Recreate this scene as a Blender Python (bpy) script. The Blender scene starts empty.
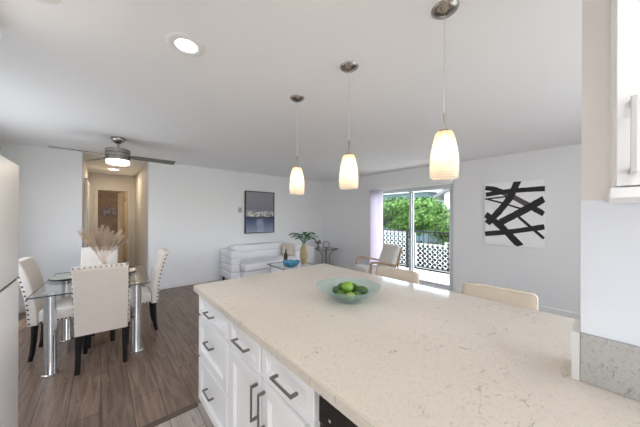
import bpy, bmesh, math, random
from mathutils import Vector, Matrix
random.seed(7)
PI = math.pi
R = math.radians
SC = bpy.context.scene
COL = SC.collection

# ------------------------------------------------------------------ materials
def newmat(name):
    m = bpy.data.materials.new(name); m.use_nodes = True
    nt = m.node_tree; b = nt.nodes['Principled BSDF']
    return m, nt, b

def mat(name, col, rough=.5, metal=0, bump=0, bscale=200, var=0, vscale=8, spec=.5, coat=0, trans=0, ior=1.45, emit=None, es=0):
    m, nt, b = newmat(name)
    b.inputs['Base Color'].default_value = (*col, 1)
    b.inputs['Roughness'].default_value = rough
    b.inputs['Metallic'].default_value = metal
    b.inputs['Specular IOR Level'].default_value = spec
    b.inputs['Coat Weight'].default_value = coat
    b.inputs['Transmission Weight'].default_value = trans
    b.inputs['IOR'].default_value = ior
    if emit:
        b.inputs['Emission Color'].default_value = (*emit, 1)
        b.inputs['Emission Strength'].default_value = es
    tc = nt.nodes.new('ShaderNodeTexCoord')
    if bump:
        n = nt.nodes.new('ShaderNodeTexNoise'); n.inputs['Scale'].default_value = bscale; n.inputs['Detail'].default_value = 4
        nt.links.new(tc.outputs['Object'], n.inputs['Vector'])
        bp = nt.nodes.new('ShaderNodeBump'); bp.inputs['Strength'].default_value = bump; bp.inputs['Distance'].default_value = .01
        nt.links.new(n.outputs['Fac'], bp.inputs['Height']); nt.links.new(bp.outputs['Normal'], b.inputs['Normal'])
    if var:
        n = nt.nodes.new('ShaderNodeTexNoise'); n.inputs['Scale'].default_value = vscale; n.inputs['Detail'].default_value = 5
        nt.links.new(tc.outputs['Object'], n.inputs['Vector'])
        r = ramp(nt, n.outputs['Fac'], [(.3, [c*(1-var) for c in col]), (.7, [min(1, c*(1+var)) for c in col])])
        nt.links.new(r, b.inputs['Base Color'])
    return m

def ramp(nt, src, stops, interp='LINEAR'):
    r = nt.nodes.new('ShaderNodeValToRGB'); e = r.color_ramp.elements
    r.color_ramp.interpolation = interp
    while len(e) < len(stops): e.new(.5)
    for k, (p, c) in enumerate(stops):
        e[k].position = p; e[k].color = (*c[:3], 1)
    nt.links.new(src, r.inputs['Fac'])
    return r.outputs['Color']

def mixc(nt, fac, a, b, mode='MIX'):
    n = nt.nodes.new('ShaderNodeMix'); n.data_type = 'RGBA'; n.blend_type = mode
    for sock, v in ((n.inputs[0], fac), (n.inputs[6], a), (n.inputs[7], b)):
        if isinstance(v, (float, int)): sock.default_value = v
        elif isinstance(v, (tuple, list)): sock.default_value = (*v[:3], 1)
        else: nt.links.new(v, sock)
    return n.outputs[2]

def noise(nt, vec, scale, detail=4, rough=.5, dist=0):
    n = nt.nodes.new('ShaderNodeTexNoise'); n.inputs['Scale'].default_value = scale
    n.inputs['Detail'].default_value = detail; n.inputs['Roughness'].default_value = rough
    n.inputs['Distortion'].default_value = dist
    nt.links.new(vec, n.inputs['Vector']); return n.outputs['Fac']

def mapping(nt, scale=(1, 1, 1), rot=(0, 0, 0), loc=(0, 0, 0), kind='Object'):
    tc = nt.nodes.new('ShaderNodeTexCoord'); mp = nt.nodes.new('ShaderNodeMapping')
    mp.inputs['Scale'].default_value = scale; mp.inputs['Rotation'].default_value = rot; mp.inputs['Location'].default_value = loc
    nt.links.new(tc.outputs[kind], mp.inputs['Vector']); return mp.outputs['Vector']

def plank_mat(name, c1, c2, c3, groove, rough=.35):
    m, nt, b = newmat(name)
    v = mapping(nt, rot=(0, 0, PI/2))
    br = nt.nodes.new('ShaderNodeTexBrick')
    br.inputs['Scale'].default_value = 1; br.inputs['Brick Width'].default_value = 1.2; br.inputs['Row Height'].default_value = .18
    br.inputs['Mortar Size'].default_value = .0022; br.inputs['Bias'].default_value = 0
    br.inputs['Color1'].default_value = (0, 0, 0, 1); br.inputs['Color2'].default_value = (1, 1, 1, 1); br.inputs['Mortar'].default_value = (.5, .5, .5, 1)
    nt.links.new(v, br.inputs['Vector'])
    g = noise(nt, mapping(nt, scale=(14, 1.1, 1)), 2.2, 8, .62, .8)
    col = ramp(nt, g, [(.30, c1), (.5, c2), (.72, c3)])
    tint = ramp(nt, br.outputs['Color'], [(0, (.88, .88, .88)), (1, (1.08, 1.07, 1.06))])
    col = mixc(nt, 1.0, col, tint, 'MULTIPLY')
    kn = ramp(nt, noise(nt, mapping(nt, scale=(5, 1.6, 1)), 2.3, 3, .5, .4), [(.66, (0, 0, 0)), (.74, (1, 1, 1))])
    col = mixc(nt, kn, col, [c*.6 for c in c1])
    col = mixc(nt, br.outputs['Fac'], col, groove)
    nt.links.new(col, b.inputs['Base Color'])
    b.inputs['Roughness'].default_value = rough
    bp = nt.nodes.new('ShaderNodeBump'); bp.inputs['Strength'].default_value = .15; bp.inputs['Distance'].default_value = .004
    nt.links.new(g, bp.inputs['Height']); nt.links.new(bp.outputs['Normal'], b.inputs['Normal'])
    return m

def quartz_mat(name, base, dark, rough=.08):
    m, nt, b = newmat(name)
    v = mapping(nt)
    n1 = noise(nt, v, 3, 6, .6)
    col = ramp(nt, n1, [(.3, [c*.95 for c in base]), (.7, base)])
    vs = mapping(nt, scale=(1, 1.9, 1), rot=(0, 0, R(35)))
    s = ramp(nt, noise(nt, vs, 26, 3, .55, 1.2), [(.61, (0, 0, 0)), (.70, (1, 1, 1))])
    patch = ramp(nt, noise(nt, v, 5, 3), [(.42, (.1, .1, .1)), (.62, (1, 1, 1))])
    col = mixc(nt, mixc(nt, 1.0, mixc(nt, 1.0, s, patch, 'MULTIPLY'), (.75, .75, .75), 'MULTIPLY'), col, dark)
    fine = ramp(nt, noise(nt, v, 130, 3), [(.54, (0, 0, 0)), (.72, (.3, .3, .3))])
    col = mixc(nt, fine, col, dark)
    nt.links.new(col, b.inputs['Base Color']); b.inputs['Roughness'].default_value = rough
    b.inputs['IOR'].default_value = 1.5
    return m

def glass_mat(name, col=(1, 1, 1), rough=0, alpha=.9, tint_edge=None):
    """thin glass: mostly transparent with a fresnel reflection"""
    m = bpy.data.materials.new(name); m.use_nodes = True; nt = m.node_tree; nt.nodes.clear()
    o = nt.nodes.new('ShaderNodeOutputMaterial'); mx = nt.nodes.new('ShaderNodeMixShader')
    t = nt.nodes.new('ShaderNodeBsdfTransparent'); t.inputs[0].default_value = (*col, 1)
    g = nt.nodes.new('ShaderNodeBsdfGlossy'); g.inputs['Roughness'].default_value = rough
    f = nt.nodes.new('ShaderNodeFresnel'); f.inputs['IOR'].default_value = 1.55
    ge = nt.nodes.new('ShaderNodeNewGeometry'); ma = nt.nodes.new('ShaderNodeMath'); ma.operation = 'SUBTRACT'; ma.use_clamp = True
    nt.links.new(f.outputs[0], ma.inputs[0]); nt.links.new(ge.outputs['Backfacing'], ma.inputs[1])
    nt.links.new(ma.outputs[0], mx.inputs[0]); nt.links.new(t.outputs[0], mx.inputs[1]); nt.links.new(g.outputs[0], mx.inputs[2])
    nt.links.new(mx.outputs[0], o.inputs[0]); return m

def shade_mat(name):
    m = bpy.data.materials.new(name); m.use_nodes = True; nt = m.node_tree; nt.nodes.clear()
    o = nt.nodes.new('ShaderNodeOutputMaterial')
    tc = nt.nodes.new('ShaderNodeTexCoord'); sx = nt.nodes.new('ShaderNodeSeparateXYZ'); nt.links.new(tc.outputs['Object'], sx.inputs[0])
    # amber crackle near the neck, fine etched rings near the mouth (heights are metres in the lamp)
    hgt = nt.nodes.new('ShaderNodeMapRange'); hgt.inputs[1].default_value = -.83; hgt.inputs[2].default_value = -.58
    nt.links.new(sx.outputs['Z'], hgt.inputs[0])
    amber = ramp(nt, hgt.outputs[0], [(.62, (0, 0, 0)), (.95, (1, 1, 1))])
    crack = ramp(nt, noise(nt, tc.outputs['Object'], 160, 3, .7), [(.4, (.2, .2, .2)), (.6, (1, 1, 1))])
    col = mixc(nt, mixc(nt, 1.0, amber, crack, 'MULTIPLY'), (.95, .91, .84), (.80, .58, .33))
    w = nt.nodes.new('ShaderNodeTexWave'); w.bands_direction = 'Z'; w.inputs['Scale'].default_value = 28; nt.links.new(tc.outputs['Object'], w.inputs[0])
    band = ramp(nt, hgt.outputs[0], [(.08, (.55, .55, .55)), (.2, (0, 0, 0))])
    col = mixc(nt, mixc(nt, 1.0, w.outputs[0], band, 'MULTIPLY'), col, (.6, .55, .48))
    tr = nt.nodes.new('ShaderNodeBsdfTranslucent'); df = nt.nodes.new('ShaderNodeBsdfPrincipled'); df.inputs['Roughness'].default_value = .25
    mx = nt.nodes.new('ShaderNodeMixShader'); mx.inputs[0].default_value = .45
    nt.links.new(col, tr.inputs[0]); nt.links.new(col, df.inputs['Base Color'])
    nt.links.new(tr.outputs[0], mx.inputs[1]); nt.links.new(df.outputs[0], mx.inputs[2])
    tp = nt.nodes.new('ShaderNodeBsdfTransparent'); tp.inputs[0].default_value = (1, .95, .88, 1)
    m2 = nt.nodes.new('ShaderNodeMixShader'); m2.inputs[0].default_value = .3
    nt.links.new(mx.outputs[0], m2.inputs[1]); nt.links.new(tp.outputs[0], m2.inputs[2]); nt.links.new(m2.outputs[0], o.inputs[0])
    return m

M = {}
M['wall'] = mat('wall_paint', (.845, .85, .855), .6, bump=.05, bscale=90)
M['ceiling'] = mat('ceiling_paint', (.91, .91, .915), .75, bump=.1, bscale=60)
M['trim'] = mat('white_trim', (.86, .86, .85), .35)
M['hallwall'] = mat('hall_paint', (.62, .60, .57), .6)
M['brownwall'] = mat('brown_wall', (.13, .075, .04), .6, var=.25, vscale=6)
M['oakdoor'] = mat('pale_wood_door', (.74, .58, .38), .5, var=.1)
M['floor'] = plank_mat('dark_planks', (.105, .065, .045), (.20, .135, .097), (.29, .205, .155), (.03, .02, .016), .36)
M['kfloor'] = plank_mat('pale_planks', (.30, .25, .215), (.42, .365, .32), (.52, .47, .43), (.14, .11, .09), .4)
M['quartz'] = quartz_mat('quartz', (.73, .665, .585), (.34, .31, .28))
M['splash'] = quartz_mat('quartz_splash', (.52, .52, .50), (.15, .15, .15), .2)
M['cab'] = mat('cabinet_white', (.92, .92, .925), .3)
M['panel'] = mat('white_wall_section', (.80, .84, .90), .25)
M['stub'] = mat('stub_paint', (.90, .87, .83), .6, bump=.05, bscale=90)
M['nickel'] = mat('brushed_nickel', (.36, .335, .31), .25, 1)
M['pull'] = mat('nickel_pull', (.24, .225, .21), .35, 1)
M['silver'] = mat('satin_silver', (.72, .72, .72), .35, .9)
M['chrome'] = mat('chrome', (.78, .79, .80), .08, 1)
M['black'] = mat('black_wood', (.012, .011, .011), .35)
M['blackmetal'] = mat('black_metal', (.02, .02, .022), .4, .3)
M['fabric'] = mat('cream_linen', (.77, .70, .63), .9, bump=.35, bscale=420, var=.04, vscale=60)
M['stoolfab'] = mat('beige_fabric', (.70, .60, .49), .9, bump=.3, bscale=420)
M['piping'] = mat('pale_piping', (.84, .78, .70), .8)
M['nail'] = mat('dark_nail', (.07, .055, .045), .3, .8)
M['sofa'] = mat('sofa_white', (.84, .84, .86), .8, bump=.15, bscale=250)
M['fridge'] = mat('fridge_white', (.93, .91, .90), .35)
M['gap'] = mat('dark_gasket_gap', (.06, .06, .065), .6)
M['dw'] = mat('black_appliance', (.006, .006, .007), .12)
M['tabglass'] = glass_mat('table_glass', (.96, .985, .98))
M['glassedge'] = mat('glass_edge', (.03, .075, .065), .1)
M['pane'] = glass_mat('pane_glass', (.96, .98, .98))
M['bowl'] = glass_mat('bowl_glass', (.60, .86, .84), .05)
M['plate'] = mat('sage_plate', (.42, .42, .36), .3)
M['darkrim'] = mat('dark_rim', (.03, .03, .03), .25)
M['vasew'] = mat('cream_vase', (.62, .56, .42), .35)
M['pampas'] = mat('pampas', (.68, .56, .44), .95, var=.15, vscale=30)
M['pampas2'] = mat('pampas_pink', (.56, .44, .35), .95, var=.15, vscale=30)
M['blind'] = None
M['alum'] = mat('door_aluminium', (.66, .68, .70), .4)
M['darkseal'] = mat('dark_seal', (.10, .13, .14), .4)
M['wood'] = mat('oak_arm', (.40, .26, .16), .4, var=.12, vscale=20)
M['cushion'] = mat('cream_cushion', (.76, .72, .67), .9, bump=.2, bscale=300)
M['concrete'] = mat('balcony_concrete', (.74, .73, .70), .8, var=.05)
M['lattice'] = mat('lattice_white', (.88, .88, .88), .5)
M['leaf'] = mat('leaf', (.085, .175, .035), .6, var=.5, vscale=3, spec=.2)
M['leaf2'] = mat('leaf_shaded', (.012, .03, .02), .8, var=.3, vscale=5, spec=.1)  # hedge leaves near black, the shade among the shrubs put into the colour
M['bark'] = mat('bark', (.16, .11, .08), .9)
M['grass'] = mat('grass', (.08, .15, .04), .9, var=.35, vscale=3)
M['stucco'] = mat('blue_grey_stucco', (.14, .19, .21), .8)
M['stuccow'] = mat('white_stucco', (.86, .85, .84), .8)
M['roof'] = mat('roof_shingle', (.20, .19, .19), .9, var=.2)
M['winglass'] = mat('far_window', (.05, .07, .09), .1)
M['bottle'] = mat('bottle_glass', (.03, .012, .01), .1)
M['label'] = mat('bottle_label', (.12, .03, .02), .5)
M['ochre'] = mat('ochre_ceramic', (.44, .35, .19), .3, var=.15, vscale=12)
M['teal'] = mat('teal_glass', (.10, .42, .52), .08, coat=.5)
M['navy'] = mat('navy_edge', (.03, .05, .12), .2)
M['plantleaf'] = mat('plant_leaf', (.05, .17, .075), .4, var=.3, vscale=15)
M['darkplant'] = mat('dark_plant', (.02, .05, .035), .5)
M['canvas'] = mat('canvas_white', (.95, .95, .95), .7)
M['paint'] = mat('black_paint', (.012, .011, .011), .45)
M['paintgrey'] = mat('brown_black_paint', (.10, .085, .08), .5)
M['plastic'] = mat('white_plastic', (.84, .84, .82), .35)
M['greyplastic'] = mat('grey_plastic', (.42, .42, .40), .4)
M['fanblade'] = mat('fan_blade', (.17, .155, .14), .4, var=.1)
M['bulb'] = mat('bulb', (1, .9, .75), .5, emit=(1, .82, .58), es=5)
M['diffuser'] = mat('diffuser', (1, 1, 1), .5, emit=(1, .97, .92), es=6)
M['diffwarm'] = None
M['shade'] = shade_mat('frosted_shade')
M['lime'] = [mat('lime%d' % k, c, .35, bump=.12, bscale=180, coat=.2) for k, c in enumerate([(.17, .33, .03), (.06, .14, .02), (.035, .085, .015), (.27, .38, .07)])]
M['sea'] = None

def sea_mat():
    m, nt, b = newmat('seascape')
    tc = nt.nodes.new('ShaderNodeTexCoord'); sx = nt.nodes.new('ShaderNodeSeparateXYZ'); nt.links.new(tc.outputs['Object'], sx.inputs[0])
    mr = nt.nodes.new('ShaderNodeMapRange'); mr.inputs[1].default_value = -.5; mr.inputs[2].default_value = .5
    n0 = noise(nt, mapping(nt, scale=(1, 1, 3.0)), 3.5, 6, .6)
    ad = nt.nodes.new('ShaderNodeMath'); ad.operation = 'MULTIPLY_ADD'; ad.inputs[1].default_value = .10
    nt.links.new(n0, ad.inputs[0]); nt.links.new(sx.outputs['Z'], ad.inputs[2]); nt.links.new(ad.outputs[0], mr.inputs[0])
    base = ramp(nt, mr.outputs[0], [(0, (.36, .38, .46)), (.14, (.22, .25, .36)), (.30, (.09, .12, .22)), (.42, (.03, .04, .08)),
                                    (.47, (.16, .17, .22)), (.60, (.20, .20, .26)), (.8, (.27, .255, .29)), (1, (.29, .28, .30))])
    # the pale column of light painted under the horizon
    ax = nt.nodes.new('ShaderNodeMath'); ax.operation = 'ABSOLUTE'; nt.links.new(sx.outputs['X'], ax.inputs[0])
    cx = ramp(nt, ax.outputs[0], [(.03, (1, 1, 1)), (.13, (0, 0, 0))])
    cz = ramp(nt, mr.outputs[0], [(.36, (1, 1, 1)), (.42, (0, 0, 0))])
    ns = ramp(nt, noise(nt, mapping(nt, scale=(4, 1, 1)), 6, 4), [(.35, (.2, .2, .2)), (.65, (1, 1, 1))])
    base = mixc(nt, mixc(nt, 1.0, mixc(nt, 1.0, cx, cz, 'MULTIPLY'), ns, 'MULTIPLY'), base, (.42, .46, .56))
    # torn white and gold band
    bz = ramp(nt, mr.outputs[0], [(.43, (0, 0, 0)), (.46, (1, 1, 1)), (.54, (1, 1, 1)), (.60, (0, 0, 0))])
    bn = ramp(nt, noise(nt, mapping(nt, scale=(1, 1, 2)), 9, 5, .75), [(.44, (0, 0, 0)), (.5, (1, 1, 1))])
    gold = ramp(nt, noise(nt, tc.outputs['Object'], 30, 3), [(.45, (.80, .79, .74)), (.6, (.40, .34, .25))])
    base = mixc(nt, mixc(nt, 1.0, bz, bn, 'MULTIPLY'), base, gold)
    nt.links.new(base, b.inputs['Base Color']); b.inputs['Roughness'].default_value = .5
    return m
M['sea'] = sea_mat()
def translucent(name, col, k):
    m, nt, b = newmat(name); b.inputs['Base Color'].default_value = (*col, 1); b.inputs['Roughness'].default_value = .6
    t = nt.nodes.new('ShaderNodeBsdfTranslucent'); t.inputs[0].default_value = (*col, 1); mx = nt.nodes.new('ShaderNodeMixShader'); mx.inputs[0].default_value = k
    nt.links.new(b.outputs[0], mx.inputs[1]); nt.links.new(t.outputs[0], mx.inputs[2]); nt.links.new(mx.outputs[0], nt.nodes['Material Output'].inputs[0]); return m
M['diffwarm'] = translucent('opal_glass', (.95, .92, .86), .7)
M['blind'] = translucent('blind_white', (.90, .87, .92), .7)

# ------------------------------------------------------------------ mesh helpers
def obj(name, bm, m, parent=None, smooth=None, loc=None):
    me = bpy.data.meshes.new(name); bmesh.ops.recalc_face_normals(bm, faces=bm.faces[:]); bm.to_mesh(me); bm.free()
    for k in (m if isinstance(m, (list, tuple)) else [m]): me.materials.append(k)
    if smooth is not None:
        for p in me.polygons: p.use_smooth = True
        me.set_sharp_from_angle(angle=R(smooth))
    o = bpy.data.objects.new(name, me); COL.objects.link(o)
    if parent: o.parent = parent
    if loc: o.location = loc
    return o

def tag(o, label=None, cat=None, group=None, kind=None):
    if label: o['label'] = label
    if cat: o['category'] = cat
    if group: o['group'] = group
    if kind: o['kind'] = kind
    return o

def thing(name, label, cat, loc=(0, 0, 0), rz=0, group=None):
    o = bpy.data.objects.new(name, None); COL.objects.link(o); o.empty_display_size = .1
    o.location = loc; o.rotation_euler = (0, 0, rz)
    return tag(o, label, cat, group)

def struct(name, bm, m, smooth=None, label=None):
    o = obj(name, bm, m, smooth=smooth); o['kind'] = 'structure'
    if label: o['label'] = label
    return o

def copy_tree(o, label=None, loc=None, rz=None, parent=None):
    c = o.copy(); COL.objects.link(c); c.parent = parent
    if label: c['label'] = label
    if loc is not None: c.location = loc
    if rz is not None: c.rotation_euler = (0, 0, rz)
    for ch in list(o.children): copy_tree(ch, parent=c)
    return c

def merge(bm, t, mtx=None, mi=0):
    if mtx is not None: bmesh.ops.transform(t, matrix=mtx, verts=t.verts[:])
    me = bpy.data.meshes.new('t'); t.to_mesh(me); t.free()
    n = len(bm.faces); bm.from_mesh(me); bpy.data.meshes.remove(me)
    bm.faces.ensure_lookup_table()
    for f in bm.faces[n:]: f.material_index = mi
    return bm

def box(bm, x0, x1, y0, y1, z0, z1, bev=0, seg=2, mi=0, mtx=None):
    t = bmesh.new(); bmesh.ops.create_cube(t, size=1)
    for v in t.verts: v.co = Vector(((x0+x1)/2+v.co.x*(x1-x0), (y0+y1)/2+v.co.y*(y1-y0), (z0+z1)/2+v.co.z*(z1-z0)))
    if bev: bmesh.ops.bevel(t, geom=t.edges[:], offset=bev, segments=seg, affect='EDGES', profile=.5)
    return merge(bm, t, mtx, mi)

def B(*a, **k): return box(bmesh.new(), *a, **k)

def lathe(bm, prof, c=(0, 0, 0), n=32, mi=0, sx=1, sy=1):
    t = bmesh.new(); rings = []
    for r, z in prof:
        if r < 1e-5: rings.append([t.verts.new((c[0], c[1], c[2]+z))])
        else: rings.append([t.verts.new((c[0]+sx*r*math.cos(2*PI*k/n), c[1]+sy*r*math.sin(2*PI*k/n), c[2]+z)) for k in range(n)])
    for a, b in zip(rings, rings[1:]):
        for k in range(n):
            j = (k+1) % n
            if len(a) == 1 and len(b) == 1: continue
            if len(a) == 1: t.faces.new((a[0], b[j], b[k]))
            elif len(b) == 1: t.faces.new((a[k], a[j], b[0]))
            else: t.faces.new((a[k], a[j], b[j], b[k]))
    for ring in (rings[0], rings[-1]):
        if len(ring) > 1 and not (abs(prof[0][0]-prof[-1][0]) < 1e-6 and abs(prof[0][1]-prof[-1][1]) < 1e-6):
            pass
    return merge(bm, t, None, mi)

def L(prof, **k): return lathe(bmesh.new(), prof, **k)

def tube(bm, pts, r, n=10, mi=0, closed=False):
    t = bmesh.new(); pts = [Vector(p) for p in pts]; rings = []
    rr = r if isinstance(r, (list, tuple)) else [r]*len(pts)
    N = len(pts); up = None
    for i, p in enumerate(pts):
        if closed: d = (pts[(i+1) % N]-pts[i-1]).normalized()
        else: d = (pts[min(i+1, N-1)]-pts[max(i-1, 0)]).normalized()
        if up is None:
            up = d.orthogonal().normalized()
        else:
            up = (up-d*up.dot(d)).normalized()
        s = d.cross(up)
        rings.append([t.verts.new(p+(up*math.cos(2*PI*k/n+PI/n)+s*math.sin(2*PI*k/n+PI/n))*rr[i]) for k in range(n)])
    seq = list(zip(rings, rings[1:])) + ([(rings[-1], rings[0])] if closed else [])
    for a, b in seq:
        for k in range(n):
            j = (k+1) % n; t.faces.new((a[k], a[j], b[j], b[k]))
    if not closed: t.faces.new(rings[0][::-1]); t.faces.new(rings[-1])
    return merge(bm, t, None, mi)

def T(pts, r, **k): return tube(bmesh.new(), pts, r, **k)

def blob(bm, c, r, sub=2, amp=0, mi=0, sc=(1, 1, 1)):
    t = bmesh.new(); bmesh.ops.create_icosphere(t, subdivisions=sub, radius=r)
    for v in t.verts:
        k = 1+random.uniform(-amp, amp); v.co = Vector((v.co.x*sc[0]*k+c[0], v.co.y*sc[1]*k+c[1], v.co.z*sc[2]*k+c[2]))
    return merge(bm, t, None, mi)

def holed(bm, axis, pos, thick, u0, u1, z0, z1, hole):
    """wall slab with one rectangular opening; axis 'x' (plane x=pos) or 'y'"""
    a, b, c, d = hole
    def s(ua, ub, za, zb):
        if ub-ua < 1e-4 or zb-za < 1e-4: return
        if axis == 'x': box(bm, pos, pos+thick, ua, ub, za, zb)
        else: box(bm, ua, ub, pos, pos+thick, za, zb)
    s(u0, a, z0, z1); s(b, u1, z0, z1); s(a, b, z0, c); s(a, b, d, z1)
    return bm

# ------------------------------------------------------------------ room
H = 2.44; XE = 4.98; YN = 5.58; XW = -1.06
SOUTH = -2.6
struct('floor', B(XW-.1, XE+.1, 2.02, YN, -.12, 0), M['floor'], label='dark brown wood plank floor of the dining and living area')
f2 = struct('floor_kitchen', B(XW-.1, 1.26, SOUTH, 2.02, -.12, 0), M['kfloor'], label='pale greyish plank floor of the kitchen')
struct('floor_living', B(1.26, XE+.1, -1.2, 2.02, -.12, 0), M['floor'])
struct('floor_hall', B(-.9, 1.3, YN, 9.9, -.12, 0), M['floor'])
struct('trim_1', B(XW, .55, 1.995, 2.045, 0, .006, bev=.002), mat('threshold', (.10, .07, .055), .4), label='dark threshold strip between the two plank floors')
struct('ceiling', B(XW-.1, XE+.1, SOUTH, YN+.12, H, H+.1), M['ceiling'])
struct('ceiling_hall', B(-.9, 1.3, YN+.12, 9.9, H, H+.1), M['ceiling'])
wn = holed(bmesh.new(), 'y', YN, .12, XW-.1, XE+.1, 0, H, (-.24, .655, 0, H))
struct('wall_north', wn, M['wall'])
struct('wall_west', holed(bmesh.new(), 'x', XW-.1, .1, SOUTH, YN, 0, H, (2.75, 4.5, .7, 2.15)), M['wall'])
we = holed(bmesh.new(), 'x', XE, .14, -1.2, YN, 0, H, (1.86, 3.745, .02, 2.04))
struct('wall_east', we, M['wall'])
struct('wall_south', holed(bmesh.new(), 'y', -1.3, .1, 1.26, XE+.1, 0, H, (1.4, 3.7, .1, 2.35)), M['wall'])
wk = holed(bmesh.new(), 'y', SOUTH-.1, .1, XW-.1, 1.26, 0, H, (-.95, 1.1, .30, 2.38))
struct('wall_kitchen', wk, M['wall'])
struct('wall_stub', B(1.14, 1.26, SOUTH, .045, 0, H), M['stub'], label='end of the kitchen partition wall right of the counter')
# hall
struct('wall_hall_left', B(-.36, -.24, YN+.12, 8.12, 0, H), M['hallwall'])
struct('wall_hall_right', B(.655, .775, YN+.12, 8.12, 0, H), M['hallwall'])
hb = holed(bmesh.new(), 'y', 8.12, .1, -.36, .775, 0, H, (-.07, .50, 0, 2.03))
struct('wall_hall_end', hb, M['hallwall'])
struct('wall_washroom', B(-.9, 1.3, 9.75, 9.85, 0, H), M['brownwall'])
struct('wall_washroom_left', B(-.9, -.8, 8.22, 9.75, 0, H), M['brownwall'])
struct('wall_washroom_right', B(1.2, 1.3, 8.22, 9.75, 0, H), M['brownwall'])
# baseboards
def bb(name, *a):
    bm = bmesh.new(); box(bm, *a[:4], 0, .085, bev=.003); 
    struct(name, bm, M['trim'])
bb('baseboard_north_left', XW, -.24, YN-.014, YN)
bb('baseboard_north', .655, XE-.014, YN-.014, YN)
bb('baseboard_west', XW, XW+.014, 2.3, YN-.014)
bb('baseboard_east', XE-.014, XE, -1.2, 1.80)
bb('baseboard_east_north', XE-.014, XE, 3.76, YN-.014)
bb('baseboard_hall', .641, .655, YN+.12, 8.12)
# hall end door: casing, leaf
cs = bmesh.new()
for a in ((-.14, -.07, 8.10, 8.12, 0, 2.03), (.50, .57, 8.10, 8.12, 0, 2.03), (-.14, .57, 8.10, 8.12, 2.03, 2.10)): box(cs, *a, bev=.004)
struct('trim_2', cs, M['hallwall'], label='door casing at the end of the hall')
d1 = struct('door_1', B(-.0175, .0175, 0, .60, .01, 2.02, bev=.002), M['oakdoor'], label='pale wooden door standing open at the end of the hall')
d1.location = (.475, 8.16, 0); d1.rotation_euler = (0, 0, R(12))
for z in (.25, 1.05, 1.82):
    h = obj('hinge', T([(-.022, .0, z-.05), (-.022, .0, z+.05)], .009, n=8), M['nickel'], d1)
# hall side door in the left wall with hinges
d2 = struct('door_2', B(-.238, -.215, 6.35, 7.15, .01, 2.02, bev=.003), mat('cream_door', (.66, .58, .46), .5), label='cream closet door in the left wall of the hall')
c2 = bmesh.new()
for a in ((-.238, -.20, 6.26, 6.34, 0, 2.10), (-.238, -.20, 7.16, 7.24, 0, 2.10), (-.238, -.20, 6.34, 7.16, 2.03, 2.10)): box(c2, *a, bev=.004)
struct('trim_3', c2, M['trim'])
for z in (.3, 1.1, 1.85): obj('hinge', T([(-.208, 6.36, z-.05), (-.208, 6.36, z+.05)], .010, n=8), M['blackmetal'], d2)
wa = bmesh.new()
for k in range(7):
    a0 = random.uniform(0, 6); cx = .05+k*.045; cz = 1.50+.05*math.sin(k*1.9)
    tube(wa, [(cx+.10*(t/14)*math.cos(a0+t*.5), 9.73, cz+.11*(t/14)*math.sin(a0+t*.5)) for t in range(1, 15)], .008, n=6)
tube(wa, [(.0, 9.735, 1.52), (.36, 9.735, 1.47)], .006, n=6)
tag(obj('wall_ornament', wa, M['pull'], smooth=40), 'grey scrolled metal ornament on the brown wall beyond the hall door', 'wall decor')

# ------------------------------------------------------------------ east sliding door (window_1)
w1 = bmesh.new(); g1 = bmesh.new(); s1 = bmesh.new()
Y0, Y1, Z0, Z1 = 1.86, 3.745, .02, 2.04
for a in ((Y0, Y1, Z1-.035, Z1), (Y0, Y1, Z0, Z0+.03), (Y0, Y0+.03, Z0, Z1), (Y1-.03, Y1, Z0, Z1)): box(w1, XE+.02, XE+.12, *a, bev=.003)
win = struct('window_1', w1, M['alum'], label='aluminium frame of the sliding glass balcony door')
def panel(x, a, b, nm):
    t = bmesh.new(); w = .05
    for q in ((a, b, Z1-.035-w, Z1-.037), (a, b, Z0+.032, Z0+.03+w), (a, a+w, Z0+.03+w, Z1-.037-w), (b-w, b, Z0+.03+w, Z1-.037-w)): box(t, x, x+.03, *q, bev=.003)
    f = obj('sash', t, M['alum'], win)
    obj('pane', B(x+.012, x+.018, a+w, b-w, Z0+.03+w, Z1-.037-w), M['pane'], f)
    return f
panel(XE+.035, Y0+.032, 2.78, 'a'); fb = panel(XE+.080, 2.70, Y1-.032, 'b')
obj('seal', B(XE+.034, XE+.0345, 2.735, 2.745, .1, 1.95), M['darkseal'], win)
ph = bmesh.new(); tube(ph, [(XE+.03, 2.755, .95), (XE+.01, 2.755, .97), (XE+.01, 2.755, 1.13), (XE+.03, 2.755, 1.15)], .009, n=8)
obj('pull_handle', ph, M['blackmetal'], win)
# vertical blinds
bl = thing('vertical_blind', 'white vertical blind drawn back to the left of the balcony door', 'blinds', (XE-.06, 3.65, 0))
hr = B(-.035, .045, -1.80, .13, 2.045, 2.095, bev=.006); obj('head_rail', hr, M['trim'], bl)
for k in range(11):
    t = bmesh.new(); n = 7; yy = .085-k*.034
    pts = [(-.042+.084*i/(n-1), .006*math.sin(PI*i/(n-1))) for i in range(n)]
    vs = []
    for z in (.05, 2.05):
        vs.append([t.verts.new((p, yy+q+(p*.35), z)) for p, q in pts]); 
        vs.append([t.verts.new((p, yy+q+.0015+(p*.35), z)) for p, q in pts])
    for i in range(n-1):
        t.faces.new((vs[0][i], vs[0][i+1], vs[2][i+1], vs[2][i])); t.faces.new((vs[1][i], vs[1][i+1], vs[3][i+1], vs[3][i]))
        t.faces.new((vs[0][i], vs[0][i+1], vs[1][i+1], vs[1][i])); t.faces.new((vs[2][i], vs[2][i+1], vs[3][i+1], vs[3][i]))
    for i in (0, n-1): t.faces.new((vs[0][i], vs[1][i], vs[3][i], vs[2][i]))
    obj('slat', t, M['blind'], bl)

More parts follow.
